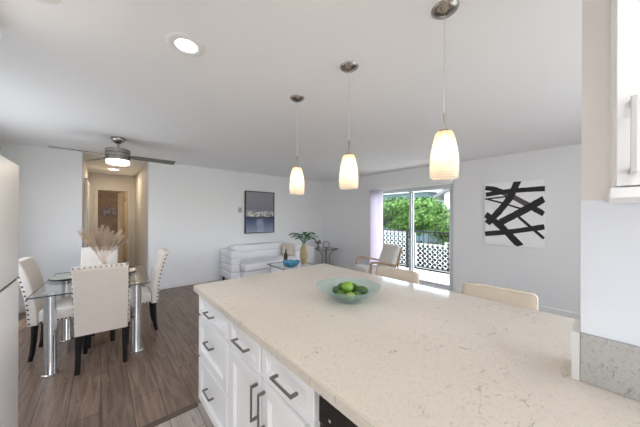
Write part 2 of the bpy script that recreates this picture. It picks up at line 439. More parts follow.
# unseen kitchen window behind the viewer, added to let daylight in
w2 = bmesh.new()
for a in ((-.95, -.90, .30, 2.38), (1.05, 1.10, .30, 2.38), (-.90, 1.05, .30, .35), (-.90, 1.05, 2.33, 2.38), (.05, .10, .35, 2.33)): box(w2, a[0], a[1], SOUTH-.08, SOUTH-.03, a[2], a[3])
struct('window_added_kitchen', w2, M['trim'])
w3 = bmesh.new()  # unseen window added in the west wall, daylight for the dining side
for a in ((2.75, 2.80, .70, 2.15), (4.45, 4.50, .70, 2.15), (3.60, 3.64, .75, 2.10), (2.80, 4.45, .70, .75), (2.80, 4.45, 2.10, 2.15)): box(w3, XW-.08, XW-.03, *a)
struct('window_added_west', w3, M['trim'])
w4 = bmesh.new()  # unseen window added in the south wall, daylight for the living room
for a in ((1.40, 1.45, .10, 2.35), (3.65, 3.70, .10, 2.35), (2.53, 2.57, .15, 2.30), (1.45, 3.65, .10, .15), (1.45, 3.65, 2.30, 2.35)): box(w4, a[0], a[1], -1.28, -1.23, a[2], a[3])
struct('window_added_south', w4, M['trim'])

# wall plates
def plate(name, label, cat, loc, rz, w=.07, h=.115, inner=True, m=M['plastic']):
    o = thing(name, label, cat, loc, rz)
    obj('face_plate', B(-w/2, w/2, -.006, 0, -h/2, h/2, bev=.002), m, o)
    obj('toggle' if 'switch' in name else 'socket', B(-.012, .012, -.010, -.006, -.022, .022, bev=.002), m, o)
    return o
plate('light_switch', 'white light switch on wall right of the balcony door', 'switch', (XE, 1.72, 1.18), -PI/2)
plate('wall_outlet', 'white wall outlet below the black and white painting', 'outlet', (XE, 1.0, .32), -PI/2)
plate('thermostat', 'small grey thermostat on wall left of the framed seascape', 'thermostat', (2.42, YN, 1.55), 0, .085, .12, m=M['greyplastic'])
plate('light_switch', 'white light switch on wall just right of the hall opening', 'switch', (.72, YN, 1.15), 0)

# ------------------------------------------------------------------ framed seascape
fx0, fx1, fz0, fz1 = 2.53, 3.315, .995, 2.008
sp = thing('framed_painting', 'black framed grey and blue seascape painting above the white sofa', 'painting', ((fx0+fx1)/2, YN, (fz0+fz1)/2))
hw, hh = (fx1-fx0)/2, (fz1-fz0)/2
fr = bmesh.new()
for a in ((-hw, -hw+.018, -hh, hh), (hw-.018, hw, -hh, hh), (-hw+.018, hw-.018, hh-.018, hh), (-hw+.018, hw-.018, -hh, -hh+.018)): box(fr, a[0], a[1], -.045, -.002, a[2], a[3])
obj('frame', fr, M['black'], sp)
obj('canvas', B(-hw+.018, hw-.018, -.033, -.004, -hh+.018, hh-.018), M['sea'], sp)

# ------------------------------------------------------------------ abstract painting (canvas plane x = XE-.035)
ay0, ay1, az0, az1 = .565, 1.34, .955, 1.985
ab = thing('abstract_painting', 'square white canvas with crossing black brush strokes on right wall', 'painting', (XE, (ay0+ay1)/2, (az0+az1)/2), -PI/2)
aw, ah = (ay1-ay0)/2, (az1-az0)/2
cv = B(-aw, aw, -.035, -.002, -ah, ah, bev=.002)
def cuv(px, py):
    u = (px-72)/281.; top = 80-(px-72)*45/281.; bot = 351+(px-72)*19/281.
    return (-aw+u*2*aw, ah-(py-top)/(bot-top)*2*ah)
def stroke(bm, pts, w, mi, dep):
    P = [Vector(cuv(*p)) for p in pts]; Q = []
    for i in range(len(P)-1):
        for t in range(8): Q.append(P[i].lerp(P[i+1], t/8))
    Q.append(P[-1])
    for _ in range(6): Q = [Q[0]]+[(Q[i-1]+Q[i]*2+Q[i+1])/4 for i in range(1, len(Q)-1)]+[Q[-1]]
    t = bmesh.new(); a = []; b = []
    for i, q in enumerate(Q):
        d = (Q[min(i+1, len(Q)-1)]-Q[max(i-1, 0)]).normalized(); n = Vector((-d.y, d.x)); ww = w*1.1/281.*2*aw/2*(1+random.uniform(-.07, .07))
        cl = lambda v: (max(-aw+.001, min(aw-.001, v.x)), max(-ah+.001, min(ah-.001, v.y)))
        a.append(cl(q+n*ww)); b.append(cl(q-n*ww))
    va = [[t.verts.new((p[0], y, p[1])) for p in s] for s in (a, b) for y in (-.0352, -.0362-dep)]
    for i in range(len(Q)-1):
        t.faces.new((va[1][i], va[1][i+1], va[3][i+1], va[3][i]))
        t.faces.new((va[0][i], va[0][i+1], va[1][i+1], va[1][i])); t.faces.new((va[2][i], va[2][i+1], va[3][i+1], va[3][i]))
    for i in (0, len(Q)-1): t.faces.new((va[0][i], va[1][i], va[3][i], va[2][i]))
    merge(bm, t, None, mi)
stroke(cv, [(75, 98), (130, 100), (215, 128), (350, 204)], 26, 2, 0)
stroke(cv, [(75, 98), (120, 97), (160, 108)], 24, 1, .0002)
stroke(cv, [(290, 172), (350, 204)], 24, 1, .0003)
stroke(cv, [(78, 128), (200, 101), (352, 80)], 24, 1, .0004)
stroke(cv, [(75, 148), (190, 128)], 8, 1, .0006)
stroke(cv, [(75, 146), (170, 162), (255, 184)], 9, 1, .0008)
stroke(cv, [(240, 222), (350, 322)], 13, 1, .0010)
stroke(cv, [(155, 250), (260, 192), (352, 128)], 34, 1, .0012)
stroke(cv, [(236, 50), (200, 135), (140, 208), (85, 258)], 32, 1, .0014)
stroke(cv, [(75, 216), (150, 262), (250, 362)], 32, 1, .0016)
stroke(cv, [(75, 305), (200, 294), (352, 265)], 26, 1, .0018)
obj('canvas', cv, [M['canvas'], M['paint'], M['paintgrey']], ab)

# ------------------------------------------------------------------ kitchen counter and cabinets
ct = bmesh.new()
t = bmesh.new(); zt, zb = .92, .882
poly = [(.505, -2.5), (1.138, -2.5), (1.138, .066), (1.79, .066), (1.79, 1.97), (.505, 1.97)]
lo = [t.verts.new((x, y, zb)) for x, y in poly]; hi = [t.verts.new((x, y, zt)) for x, y in poly]
t.faces.new(hi); t.faces.new(lo[::-1])
for i in range(6): t.faces.new((lo[i], lo[(i+1) % 6], hi[(i+1) % 6], hi[i]))
bmesh.ops.bevel(t, geom=[e for e in t.edges if all(v.co.z > .9 for v in e.verts)], offset=.004, segments=2, affect='EDGES')
merge(ct, t)
tag(obj('countertop', ct, M['quartz'], smooth=30), 'large beige speckled quartz countertop of the kitchen peninsula', 'countertop')
bs = bmesh.new(); box(bs, 1.12, 1.139, -2.5, .045, .921, 1.07, bev=.0015)
tag(obj('backsplash', bs, M['splash'], smooth=30), 'grey speckled quartz backsplash strip standing on counter against partition wall', 'backsplash')
tag(obj('backsplash', B(1.12, 1.262, .0462, .0640, .921, 1.07), mat('quartz_edge', (.72, .72, .70), .3)), 'pale narrow quartz end piece capping the partition wall end above counter', 'backsplash')
tag(obj('wall_section', B(1.128, 1.139, -2.5, .045, 1.071, 1.483), M['panel']), 'glossy white section of wall below the upper cabinet beside the counter', 'wall panel')  # whiter and glossier than the wall above it

def shaker(bm, y0, y1, z0, z1, x, rail=.05):
    """raised frame with recessed, ogee-stepped panel; front faces -x at x"""
    box(bm, x, x+.018, y0, y0+rail, z0, z1, bev=.002); box(bm, x, x+.018, y1-rail, y1, z0, z1, bev=.002)
    box(bm, x, x+.018, y0+rail, y1-rail, z0, z0+rail, bev=.002); box(bm, x, x+.018, y0+rail, y1-rail, z1-rail, z1, bev=.002)
    q = rail+.010
    box(bm, x+.006, x+.018, y0+rail-.001, y0+q, z0+rail, z1-rail, bev=.002); box(bm, x+.006, x+.018, y1-q, y1-rail+.001, z0+rail, z1-rail, bev=.002)
    box(bm, x+.006, x+.018, y0+q, y1-q, z0+rail-.001, z0+q, bev=.002); box(bm, x+.006, x+.018, y0+q, y1-q, z1-q, z1-rail+.001, bev=.002)
    box(bm, x+.013, x+.018, y0+q, y1-q, z0+q, z1-q)
    return bm

def pull(name, y, z, ln, vert, parent, x=.528, m=None):
    b = bmesh.new(); h = ln/2; p = .026; w = .0046
    if vert:
        box(b, x-p-.008, x-p, y-w, y+w, z-h, z+h, bev=.0015)
        for s in (-1, 1): box(b, x-p, x, y-w, y+w, z+s*(h-.006)-.006, z+s*(h-.006)+.006, bev=.001)
    else:
        box(b, x-p-.008, x-p, y-h, y+h, z-w, z+w, bev=.0015)
        for s in (-1, 1): box(b, x-p, x, y+s*(h-.006)-.006, y+s*(h-.006)+.006, z-w, z+w, bev=.001)
    return obj(name, b, m or M['pull'], parent)

XF = .53
def cab(label, y0, y1):
    o = thing('base_cabinet', label, 'cabinet')
    bm = bmesh.new(); box(bm, XF+.0185, 1.10, y0, y1, .10, .880); box(bm, XF+.07, 1.10, y0+.002, y1-.002, .001, .10)
    obj('body', bm, M['cab'], o)
    return o
c1 = cab('white cabinet with three stacked drawers at the far end of the peninsula', 1.372, 1.94)
for z0, z1, hz in ((.725, .868, .795), (.428, .705, .60), (.115, .408, .29)):
    d = obj('drawer', shaker(bmesh.new(), 1.392, 1.925, z0, z1, XF, .04 if z1-z0 < .2 else .055), M['cab'], c1)
    pull('handle', 1.655, hz, .125, False, d)
c2_ = cab('white cabinet with two drawers above two doors beside the black dishwasher', .612, 1.37)
for (a, b, hy) in ((1.005, 1.352, 1.17), (.630, .985, .785)):
    d = obj('drawer', shaker(bmesh.new(), a, b, .725, .868, XF, .04), M['cab'], c2_)
    pull('handle', hy, .797, .145, False, d)
for (a, b, hy) in ((1.005, 1.352, 1.022), (.630, .985, .955)):
    d = obj('door', shaker(bmesh.new(), a, b, .115, .705, XF, .055), M['cab'], c2_)
    pull('handle', hy, .60, .16, True, d)
# back panel under the overhang
tag(obj('end_panel', B(1.102, 1.12, .10, 1.94, .001, .880), M['cab']), 'white back panel closing the peninsula below the stool side', 'panel')
dw = thing('dishwasher', 'black dishwasher under the counter beside the white cabinets', 'dishwasher')
obj('body', B(XF+.03, 1.08, .008, .604, .10, .876), M['gap'], dw); obj('toe_kick', B(XF+.07, 1.08, .01, .602, .001, .0995), M['gap'], dw)
obj('door', B(XF, XF+.028, .010, .602, .12, .765, bev=.004), M['dw'], dw)
cp = obj('control_panel', B(XF-.004, XF+.028, .010, .602, .770, .874, bev=.004), M['dw'], dw)
pull('handle', .306, .755, .48, False, dw, x=XF, m=M['blackmetal'])
obj('button', B(XF-.006, XF-.004, .545, .553, .80, .808, bev=.001), M['greyplastic'], cp)
c3 = cab('white cabinet on the near side of the black dishwasher', -.60, .0)
d = obj('door', shaker(bmesh.new(), -.58, -.02, .115, .868, XF, .055), M['cab'], c3)
pull('handle', -.08, .7, .17, True, d)

# upper cabinet, right
uc = thing('upper_cabinet', 'white upper wall cabinet above the counter at the right edge', 'cabinet')
UX = .81; UY = -.014
obj('body', B(UX+.019, 1.136, -.80, UY, 1.494, 2.38), M['cab'], uc)
obj('light_rail', B(UX-.004, 1.126, -.80, UY+.004, 1.472, 1.4935, bev=.002), M['cab'], uc)
d = obj('door', shaker(bmesh.new(), -.47, UY-.004, 1.497, 2.37, UX, .06), M['cab'], uc)
pull('handle', UY-.026, 1.595, .15, True, d, x=UX, m=M['silver'])
d = obj('door', shaker(bmesh.new(), -.79, -.476, 1.497, 2.37, UX, .06), M['cab'], uc)
# cabinet above the refrigerator
fc = thing('upper_cabinet', 'white cabinet above the refrigerator at the left edge', 'cabinet')
obj('body', B(XW+.005, -.46, 1.40, 2.10, 1.80, 2.36), M['cab'], fc)
for a, b in ((1.41, 1.745), (1.755, 2.09)):
    t = shaker(bmesh.new(), a, b, 1.81, 2.35, 0, .055); bmesh.ops.transform(t, matrix=Matrix.Translation((-.44, 0, 0)) @ Matrix.Diagonal((-1, 1, 1, 1)), verts=t.verts[:])
    obj('door', t, M['cab'], fc)
obj('crown', B(XW+.005, -.405, 1.36, 2.145, 2.362, 2.438, bev=.006), M['cab'], fc)

# refrigerator
fg = thing('refrigerator', 'tall white top freezer refrigerator at the left edge of kitchen', 'refrigerator')
obj('body', B(-1.04, -.43, 1.46, 2.235, .02, 1.705, bev=.01), M['fridge'], fg)
obj('gasket', B(-.43, -.42, 1.48, 2.225, .06, 1.70), M['gap'], fg)
obj('gap_shade_strip', B(-.42, -.368, 1.47, 2.236, 1.0535, 1.0675), M['gap'], fg)  # dark strip set between the doors as the shade of their gap
obj('freezer_door', B(-.42, -.36, 1.46, 2.24, 1.068, 1.715, bev=.006, seg=3), M['fridge'], fg, smooth=40)
obj('fridge_door', B(-.42, -.36, 1.46, 2.24, .06, 1.053, bev=.006, seg=3), M['fridge'], fg, smooth=40)
obj('hinge_cap', B(-.50, -.385, 2.17, 2.225, 1.7155, 1.728, bev=.004), M['plastic'], fg)
hd = bmesh.new(); tube(hd, [(-.36, 1.50, 1.12), (-.315, 1.50, 1.14), (-.315, 1.50, 1.42), (-.36, 1.50, 1.44)], .012); obj('handle', hd, M['fridge'], fg)
hd = bmesh.new(); tube(hd, [(-.36, 1.50, 1.00), (-.315, 1.50, .98), (-.315, 1.50, .55), (-.36, 1.50, .53)], .012); obj('handle', hd, M['fridge'], fg)

# ------------------------------------------------------------------ pendants
def make_pendant():
    o = thing('pendant_lamp', 'brushed nickel pendant lamp with frosted glass shade nearest the viewer', 'pendant lamp', (1.25, .51, H), 0, 'pendant lamps over the counter')
    obj('canopy', L([(0, -.030), (.012, -.030), (.02, -.026), (.045, -.018), (.060, -.006), (.062, 0), (0, 0)]), M['nickel'], o, smooth=40)
    obj('cord', T([(0, 0, -.028), (0, 0, -.50)], .0022, n=6), M['silver'], o)
    obj('stem', L([(0, -.50), (.0055, -.50), (.0055, -.585), (.020, -.590), (.024, -.606), (0, -.606)], n=16), M['nickel'], o, smooth=40)
    s = obj('shade', L([(.022, -.598), (.034, -.600), (.040, -.607), (.046, -.63), (.054, -.665), (.061, -.71), (.0645, -.75), (.064, -.79), (.061, -.824),
                    (.058, -.824), (.061, -.79), (.0615, -.75), (.058, -.71), (.051, -.665), (.043, -.63), (.037, -.609), (.022, -.603), (.022, -.598)], n=48), M['shade'], o, smooth=60)
    obj('bulb', L([(0, -.61), (.013, -.615), (.014, -.64), (.022, -.67), (.027, -.70), (.022, -.725), (.010, -.738), (0, -.741)], n=20), M['bulb'], o, smooth=60)
    return o
p0 = make_pendant()
copy_tree(p0, 'frosted glass pendant lamp in the middle of the row of three', (1.255, 1.135, H))
copy_tree(p0, 'frosted glass pendant lamp farthest back, nearest the sofa wall', (1.26, 1.735, H))
for (x, y) in ((1.25, .51), (1.255, 1.135), (1.26, 1.735)):
    l = bpy.data.lights.new('pendant_light', 'POINT'); l.energy = .05; l.color = (1, .90, .76); l.shadow_soft_size = .03
    lo_ = bpy.data.objects.new('pendant_light', l); lo_.location = (x, y, H-.765); COL.objects.link(lo_)

# recessed lights
def downlight(label, x, y, power=1.8, first=None):
    o = thing('recessed_light', label, 'ceiling light', (x, y, H), 0, 'recessed ceiling lights')
    obj('trim_ring', L([(.058, -.004), (.070, -.010), (.098, -.006), (.108, -.001), (.108, 0), (.056, 0), (.056, -.004), (.058, -.004)], n=48), M['trim'], o, smooth=40)
    obj('diffuser', L([(0, -.006), (.050, -.006), (.058, -.004), (.058, -.001), (0, -.001)], n=40), M['diffuser'], o)
    l = bpy.data.lights.new('recessed_lamp', 'AREA'); l.shape = 'DISK'; l.size = .11; l.energy = power; l.color = (1, .94, .86)
    q = bpy.data.objects.new('recessed_lamp', l); q.location = (x, y, H-.012); COL.objects.link(q)
    return o
downlight('round white recessed ceiling light between fan and pendant lamps', .375, 1.635)
downlight('round white recessed ceiling light cut off by the top left edge', -.25, 1.66)
downlight('extra recessed ceiling light added unseen behind the viewer on the left', -.21, -.4)  # out of view, added for more light over the kitchen
downlight('extra recessed ceiling light added unseen behind the viewer on the right', .375, -.4)  # second unseen downlight, added for the same extra light

# ------------------------------------------------------------------ ceiling fan
fan = thing('ceiling_fan', 'brushed nickel ceiling fan with thin blades and round light above dining table', 'ceiling fan', (.16, 4.21, H))
obj('canopy', L([(0, 0), (.075, 0), (.078, -.02), (.062, -.05), (.028, -.075), (0, -.075)]), M['nickel'], fan, smooth=40)
obj('downrod', T([(0, 0, -.07), (0, 0, -.16)], .013), M['nickel'], fan)
obj('motor_housing', L([(0, -.135), (.03, -.135), (.04, -.150), (.125, -.152), (.132, -.158), (.132, -.20), (.122, -.205), (.122, -.212), (.134, -.216), (.134, -.248),
                        (.124, -.252), (.124, -.260), (.134, -.264), (.134, -.298), (0, -.298)], n=48), M['nickel'], fan, smooth=30)
obj('light', L([(0, -.350), (.108, -.348), (.118, -.343), (.120, -.334), (.120, -.298), (0, -.298)], n=48), M['diffwarm'], fan, smooth=40)
for ang, ln in ((2, .66), (114, .66), (184, .62)):
    m4 = Matrix.Rotation(R(ang), 4, 'Z') @ Matrix.Translation((0, 0, -.235)) @ Matrix.Rotation(R(-14), 4, 'X')
    t = bmesh.new(); top = [(.10, -.035), (.20, -.055), (ln-.01, -.065), (ln, -.055), (ln, .055), (ln-.01, .065), (.20, .055), (.10, .035)]
    a = [t.verts.new((x, y, -.003)) for x, y in top]; b = [t.verts.new((x, y, .003)) for x, y in top]
    t.faces.new(a[::-1]); t.faces.new(b)
    for i in range(8): t.faces.new((a[i], a[(i+1) % 8], b[(i+1) % 8], b[i]))
    bmesh.ops.transform(t, matrix=m4, verts=t.verts[:])
    obj('blade', t, M['fanblade'], fan)

l = bpy.data.lights.new('fan_lamp', 'POINT'); l.energy = 6; l.color = (1, .90, .76); l.shadow_soft_size = .02
q = bpy.data.objects.new('fan_lamp', l); q.location = (.16, 4.21, H-.325); COL.objects.link(q)

# hall light
hl = thing('flush_ceiling_light', 'round flush ceiling light in the hall', 'ceiling light', (.2, 7.15, H))
obj('base', L([(0, 0), (.125, 0), (.125, -.012), (0, -.012)], n=40), M['trim'], hl)
obj('diffuser', L([(0, -.026), (.05, -.024), (.075, -.018), (.085, -.012), (0, -.012)], n=40), M['diffuser'], hl, smooth=50)
l = bpy.data.lights.new('hall_lamp', 'AREA'); l.shape = 'DISK'; l.size = .2; l.energy = 6; l.color = (1, .79, .54)
q = bpy.data.objects.new('hall_lamp', l); q.location = (.2, 7.15, H-.04); COL.objects.link(q)
l = bpy.data.lights.new('washroom_lamp', 'POINT'); l.energy = 6; l.color = (1, .78, .5); l.shadow_soft_size = .1
q = bpy.data.objects.new('washroom_lamp', l); q.location = (.45, 8.9, 2.2); COL.objects.link(q)

# ------------------------------------------------------------------ fruit bowl
BX, BY, BZ = 1.13, 1.02, .921
bo = [(0, 0), (.070, 0), (.080, .004), (.105, .022), (.138, .045), (.172, .070), (.196, .084)]
def bowl_mesh(bo, wave=.0):
    bm = bmesh.new(); n = 64; prof = bo+[(bo[-1][0]+.001, bo[-1][1]+.003)]+[(max(0, r-.005), z+.005) for r, z in reversed(bo)]
    prof[-1] = (0, .006)
    lathe(bm, prof, n=n)
    for v in bm.verts:
        a = math.atan2(v.co.y, v.co.x); rr = math.hypot(v.co.x, v.co.y); k = (rr/bo[-1][0])**2
        v.co.x *= 1+wave*k*math.sin(7*a); v.co.y *= 1+wave*k*math.sin(7*a); v.co.z += wave*.25*k*math.sin(7*a+1)*.3
    return bm
def tinted(name, col, rough=.08, mixf=.55, bumps=0):
    m = bpy.data.materials.new(name); m.use_nodes = True; nt = m.node_tree; nt.nodes.clear()
    o = nt.nodes.new('ShaderNodeOutputMaterial')
    tp = nt.nodes.new('ShaderNodeBsdfTransparent'); tp.inputs[0].default_value = (*[c**.5 for c in col], 1)
    pr = nt.nodes.new('ShaderNodeBsdfPrincipled'); pr.inputs['Base Color'].default_value = (*col, 1); pr.inputs['Roughness'].default_value = rough
    mx = nt.nodes.new('ShaderNodeMixShader'); mx.inputs[0].default_value = mixf
    nt.links.new(tp.outputs[0], mx.inputs[1]); nt.links.new(pr.outputs[0], mx.inputs[2]); nt.links.new(mx.outputs[0], o.inputs[0])
    if bumps:
        tc = nt.nodes.new('ShaderNodeTexCoord'); f = noise(nt, tc.outputs['Object'], bumps, 3)
        bp = nt.nodes.new('ShaderNodeBump'); bp.inputs['Strength'].default_value = .6; bp.inputs['Distance'].default_value = .01
        nt.links.new(f, bp.inputs['Height']); nt.links.new(bp.outputs[0], pr.inputs['Normal'])
    return m
M['bowlg'] = tinted('rippled_bowl_glass', (.62, .74, .73), .06, .28, 45)
b_ = obj('fruit_bowl', bowl_mesh(bo, .02), M['bowlg'], smooth=60, loc=(BX, BY, BZ))
tag(b_, 'shallow pale turquoise glass bowl of limes on the countertop', 'bowl')
fwd = Vector((.66, .751)); rgt = Vector((.751, -.66))
limes = [  # right, forward, z, radius, material, stretch, label
 (-.006, -.010, .089, .036, 0, 1.0, 'large bright green lime on top at the centre of the bowl'),
 (-.062, .004, .065, .026, 2, 1.15, 'dark green lime at the left of the bowl, behind the lower left one'),
 (-.044, -.044, .057, .025, 1, 1.15, 'mid green lime at the lower left front of the bowl'),
 (.002, -.072, .056, .024, 3, 1.2, 'pale yellow-green lime at the front centre of the bowl'),
 (.066, -.018, .070, .031, 2, 1.25, 'large dark olive green lime at the right of the bowl'),
 (.036, -.056, .056, .024, 1, 1.1, 'small mid green lime at the front right of the bowl'),
 (.030, .018, .072, .028, 2, 1.1, 'dark green lime just right behind the large bright lime'),
 (-.030, .060, .068, .027, 1, 1.1, 'mid green lime at the back left of the bowl, mostly hidden'),
 (.035, .072, .066, .027, 0, 1.1, 'bright green lime at the back right of the bowl, mostly hidden'),
]
for (a, f, z, r, mi, st, lab) in limes:
    bm = bmesh.new(); t = bmesh.new(); bmesh.ops.create_uvsphere(t, u_segments=24, v_segments=16, radius=r)
    for v in t.verts:
        k = abs(v.co.z)/r; v.co.z *= st*(1+.06*max(0, k-.85)/.15)
    ax = random.uniform(0, PI)
    merge(bm, t, Matrix.Rotation(ax, 4, 'Z') @ Matrix.Rotation(R(80), 4, 'X'))
    p = (rgt*a+fwd*f)*1.12
    o = obj('lime', bm, M['lime'][mi], smooth=80, loc=(BX+p.x, BY+p.y, BZ+z-.010))
    tag(o, lab, 'lime', 'limes in the glass bowl')

# ------------------------------------------------------------------ dining table
DT = thing('dining_table', 'rectangular glass dining table on four thick chrome legs', 'dining table', (-.01, 3.60, 0), R(-3.5))
tg = B(-.412, .412, -.55, .55, .738, .75, bev=.003); obj('glass_top', tg, M['tabglass'], DT)
ed = bmesh.new()
for a in ((-.413, .413, -.552, -.5495), (-.413, .413, .5495, .552), (-.4145, -.4115, -.55, .55), (.4115, .4145, -.55, .55)): box(ed, *a, .739, .749)
obj('glass_edge', ed, M['glassedge'], DT)
for sx in (-1, 1):
    for sy in (-1, 1):
        x, y = sx*.31, (-.36 if sy < 0 else .40)
        obj('leg', L([(0, 0), (.056, 0), (.056, .012), (.044, .016), (.042, .02), (.042, .715), (.050, .72), (.050, .737), (0, .737)], c=(x, y, 0)), M['chrome'], DT, smooth=40)

def charger(label, x, y):
    o = thing('place_setting', label, 'place setting', (x, y, .751), 0, 'place settings on the glass table')
    obj('charger_plate', L([(0, 0), (.10, 0), (.128, .008), (.140, .012), (.140, .016), (.128, .013), (.10, .006), (0, .006)], n=48), M['darkrim'], o, smooth=40)
    obj('plate', L([(0, .012), (.08, .012), (.118, .022), (.131, .026), (.130, .029), (.08, .018), (0, .018)], n=48), M['plate'], o, smooth=40)
    return o
charger('sage plate on dark charger at the left side of the glass table', -.27, 3.72)
charger('sage plate on dark charger at the right side of the glass table', .19, 3.68)

# dining chairs
def make_chair(label, loc, rz):
    o = thing('dining_chair', label, 'dining chair', loc, rz, 'cream dining chairs around the glass table')
    # backrest loft: rear path in y, width in x
    t = bmesh.new(); rings = []; lv = [(.345, -.215), (.40, -.218), (.48, -.222), (.60, -.235), (.72, -.255), (.84, -.285), (.92, -.312), (.968, -.332), (.978, -.336)]
    nails = []
    for i, (z, y) in enumerate(lv):
        w = .188+.008*(i/len(lv)); th = .070 if i < 8 else .052
        yc = y
        pts = []
        for (sx, sy) in ((-1, -1), (1, -1), (1, 1), (-1, 1)):
            for k in range(4):
                a0 = {(-1, -1): PI, (1, -1): 1.5*PI, (1, 1): 0, (-1, 1): .5*PI}[(sx, sy)]
                a = a0+k/3*PI/2; rr = .012 if i < 8 else .008
                ww = w-(.004 if i == 8 else 0)
                pts.append(t.verts.new((sx*(ww-rr)+rr*math.cos(a), yc+sy*(th/2-rr)+rr*math.sin(a)*1.0-.01*(1-(sx*(ww-rr)/w)**2)*0, z)))
        rings.append(pts)
        if i < 8: nails += [(w, yc-th/2+.014, z)]
    for a, b in zip(rings, rings[1:]):
        for k in range(16): j = (k+1) % 16; t.faces.new((a[k], a[j], b[j], b[k]))
    t.faces.new(rings[0][::-1]); t.faces.new(rings[-1])
    nb = t; sb_ = B(-.205, .205, -.176, .225, .355, .485, bev=.022, seg=3)
    def nail(x, y, z, sc, tgt=None): blob(tgt or nb, (x, y, z), .0095, 1, 0, 1, sc)
    def yz(z):
        for (z0, y0), (z1, y1) in zip(lv, lv[1:]):
            if z <= z1: return y0+(y1-y0)*(z-z0)/(z1-z0)
        return lv[-1][1]
    z = .37
    while z < .965:
        for s in (-1, 1): nail(s*(.1885+.0075*(z-.34)/.65), yz(z)-.022, z, (.45, 1, 1))
        z += .046
    for k in range(11): nail(-.18+.036*k, -.363, .968, (1, .45, 1))
    x = -.186
    for k in range(13):
        for s in (-1, 1): nail(s*.2055, -.155+k*.029, .372, (.45, 1, 1), sb_)
        nail(x+k*.031, .2255, .372, (1, .45, 1), sb_)
    obj('backrest', nb, [M['fabric'], M['nail']], o, smooth=60); obj('seat', sb_, [M['fabric'], M['nail']], o, smooth=60)
    for s in (-1, 1):
        obj('leg', T([(s*.165, -.205, .345), (s*.165, -.210, .20), (s*.167, -.220, .08), (s*.168, -.235, .0)], [.025, .022, .020, .018], n=4), M['black'], o)
        obj('leg', T([(s*.17, .185, .356), (s*.17, .185, 0)], [.026, .018], n=4), M['black'], o)
    return o
ch0 = make_chair('cream dining chair in front of the table, its back to the viewer', (.03, 3.31, 0), R(-5))
copy_tree(ch0, 'cream dining chair at the left side of the glass table', (-.27, 3.82, 0), R(-90-5))
copy_tree(ch0, 'cream dining chair at the right side of the glass table', (.29, 3.84, 0), R(90-2))
copy_tree(ch0, 'cream dining chair at the far end of the glass table', (-.03, 4.36, 0), R(180-3))

# pampas vase
pv = thing('pampas_vase', 'cream vase of dried pampas grass on the glass dining table', 'vase', (.01, 3.62, .751))
obj('vase', L([(0, 0), (.035, 0), (.042, .01), (.044, .08), (.036, .13), (.028, .16), (.030, .18), (.024, .18), (.022, .16), (0, .15)], n=28), M['vasew'], pv, smooth=50)
stb = bmesh.new(); pl1 = bmesh.new(); pl2 = bmesh.new()
for k in range(22):
    a = 2*PI*k/22+random.uniform(-.2, .2); lean = random.uniform(.04, .25); hh_ = random.uniform(.34, .46)-lean*.25
    base = Vector((.012*math.cos(a), .012*math.sin(a), .16)); tip = Vector((lean*math.cos(a), lean*math.sin(a), .13+hh_))
    mid = base.lerp(tip, .5)+Vector((0, 0, .05))
    pts = [base.lerp(mid, s).lerp(mid.lerp(tip, s), s) for s in [i/10 for i in range(11)]]
    tube(stb, pts[:6], .0018, n=4)
    pl = pl1 if k % 3 else pl2
    for j in range(300):
        s = random.uniform(.30, 1.0); i = min(9, int(s*10)); p = pts[i].lerp(pts[i+1], s*10-i); d = (pts[i+1]-pts[i]).normalized()
        fl = .05*math.sin(PI*min(1, (s-.25)/.8))+.012
        v = (d*1.2+Vector((random.gauss(0, .5), random.gauss(0, .5), random.gauss(-.1, .4)))).normalized()
        side = v.orthogonal().normalized()*.0016
        q = [pl.verts.new(p-side), pl.verts.new(p+side), pl.verts.new(p+v*fl)]; pl.faces.new(q)
obj('stem', stb, M['pampas'], pv); obj('plume', pl1, M['pampas'], pv); obj('plume', pl2, M['pampas2'], pv)['label'] = 'pinkish plumes'

# ------------------------------------------------------------------ counter stools
def make_stool(label, loc, rz):
    o = thing('counter_stool', label, 'stool', loc, rz, 'beige counter stools along the peninsula')
    obj('seat', B(-.21, .21, -.19, .20, .58, .665, bev=.022, seg=3), M['stoolfab'], o, smooth=60)
    t = bmesh.new(); n = 12; rows = []
    for (z, y, th) in ((.60, -.195, .05), (.70, -.20, .052), (.82, -.212, .052), (.915, -.225, .05), (.94, -.230, .03)):
        f = []; b = []
        for k in range(n+1):
            u = -1+2*k/n; x = u*(.215 if z < .93 else .208); c = .008*(u*u)
            e = th/2*(1 if abs(u) < .99 else .55)
            f.append(t.verts.new((x, y+c+e, z-(.012 if abs(u) > .99 and z > .93 else 0)))); b.append(t.verts.new((x, y+c-e, z-(.012 if abs(u) > .99 and z > .93 else 0))))
        rows.append(f+b[::-1])
    for a, b in zip(rows, rows[1:]):
        for k in range(len(a)): j = (k+1) % len(a); t.faces.new((a[k], a[j], b[j], b[k]))
    t.faces.new(rows[0][::-1]); t.faces.new(rows[-1])
    bk = obj('backrest', t, M['stoolfab'], o, smooth=70)
    pp = [(-.20+.40*k/12, -.2055+.008*((-1+k/6)**2), .938) for k in range(13)]
    obj('piping', T([(-.213, -.185, .60), (-.213, -.192, .75), (-.213, -.203, .92)]+pp+[(.213, -.203, .92), (.213, -.192, .75), (.213, -.185, .60)], .0045, n=6), M['piping'], bk, smooth=60)
    for sx in (-1, 1):
        for sy in (-1, 1):
            obj('leg', T([(sx*.18, sy*.165, .585), (sx*.195, sy*.185, 0)], [.022, .016], n=4), M['black'], o)
    for q in (((-.188, -.175, .22), (.188, -.175, .22)), ((-.188, .175, .22), (.188, .175, .22))): obj('footrest', T(q, .010, n=6), M['black'], o)
    return o
st = make_stool('beige counter stool nearer the balcony door, half hidden behind counter', (1.845, 1.255, 0), PI/2+R(3))
copy_tree(st, 'beige counter stool in front of the black and white painting wall', (1.845, .462, 0), PI/2+R(6))

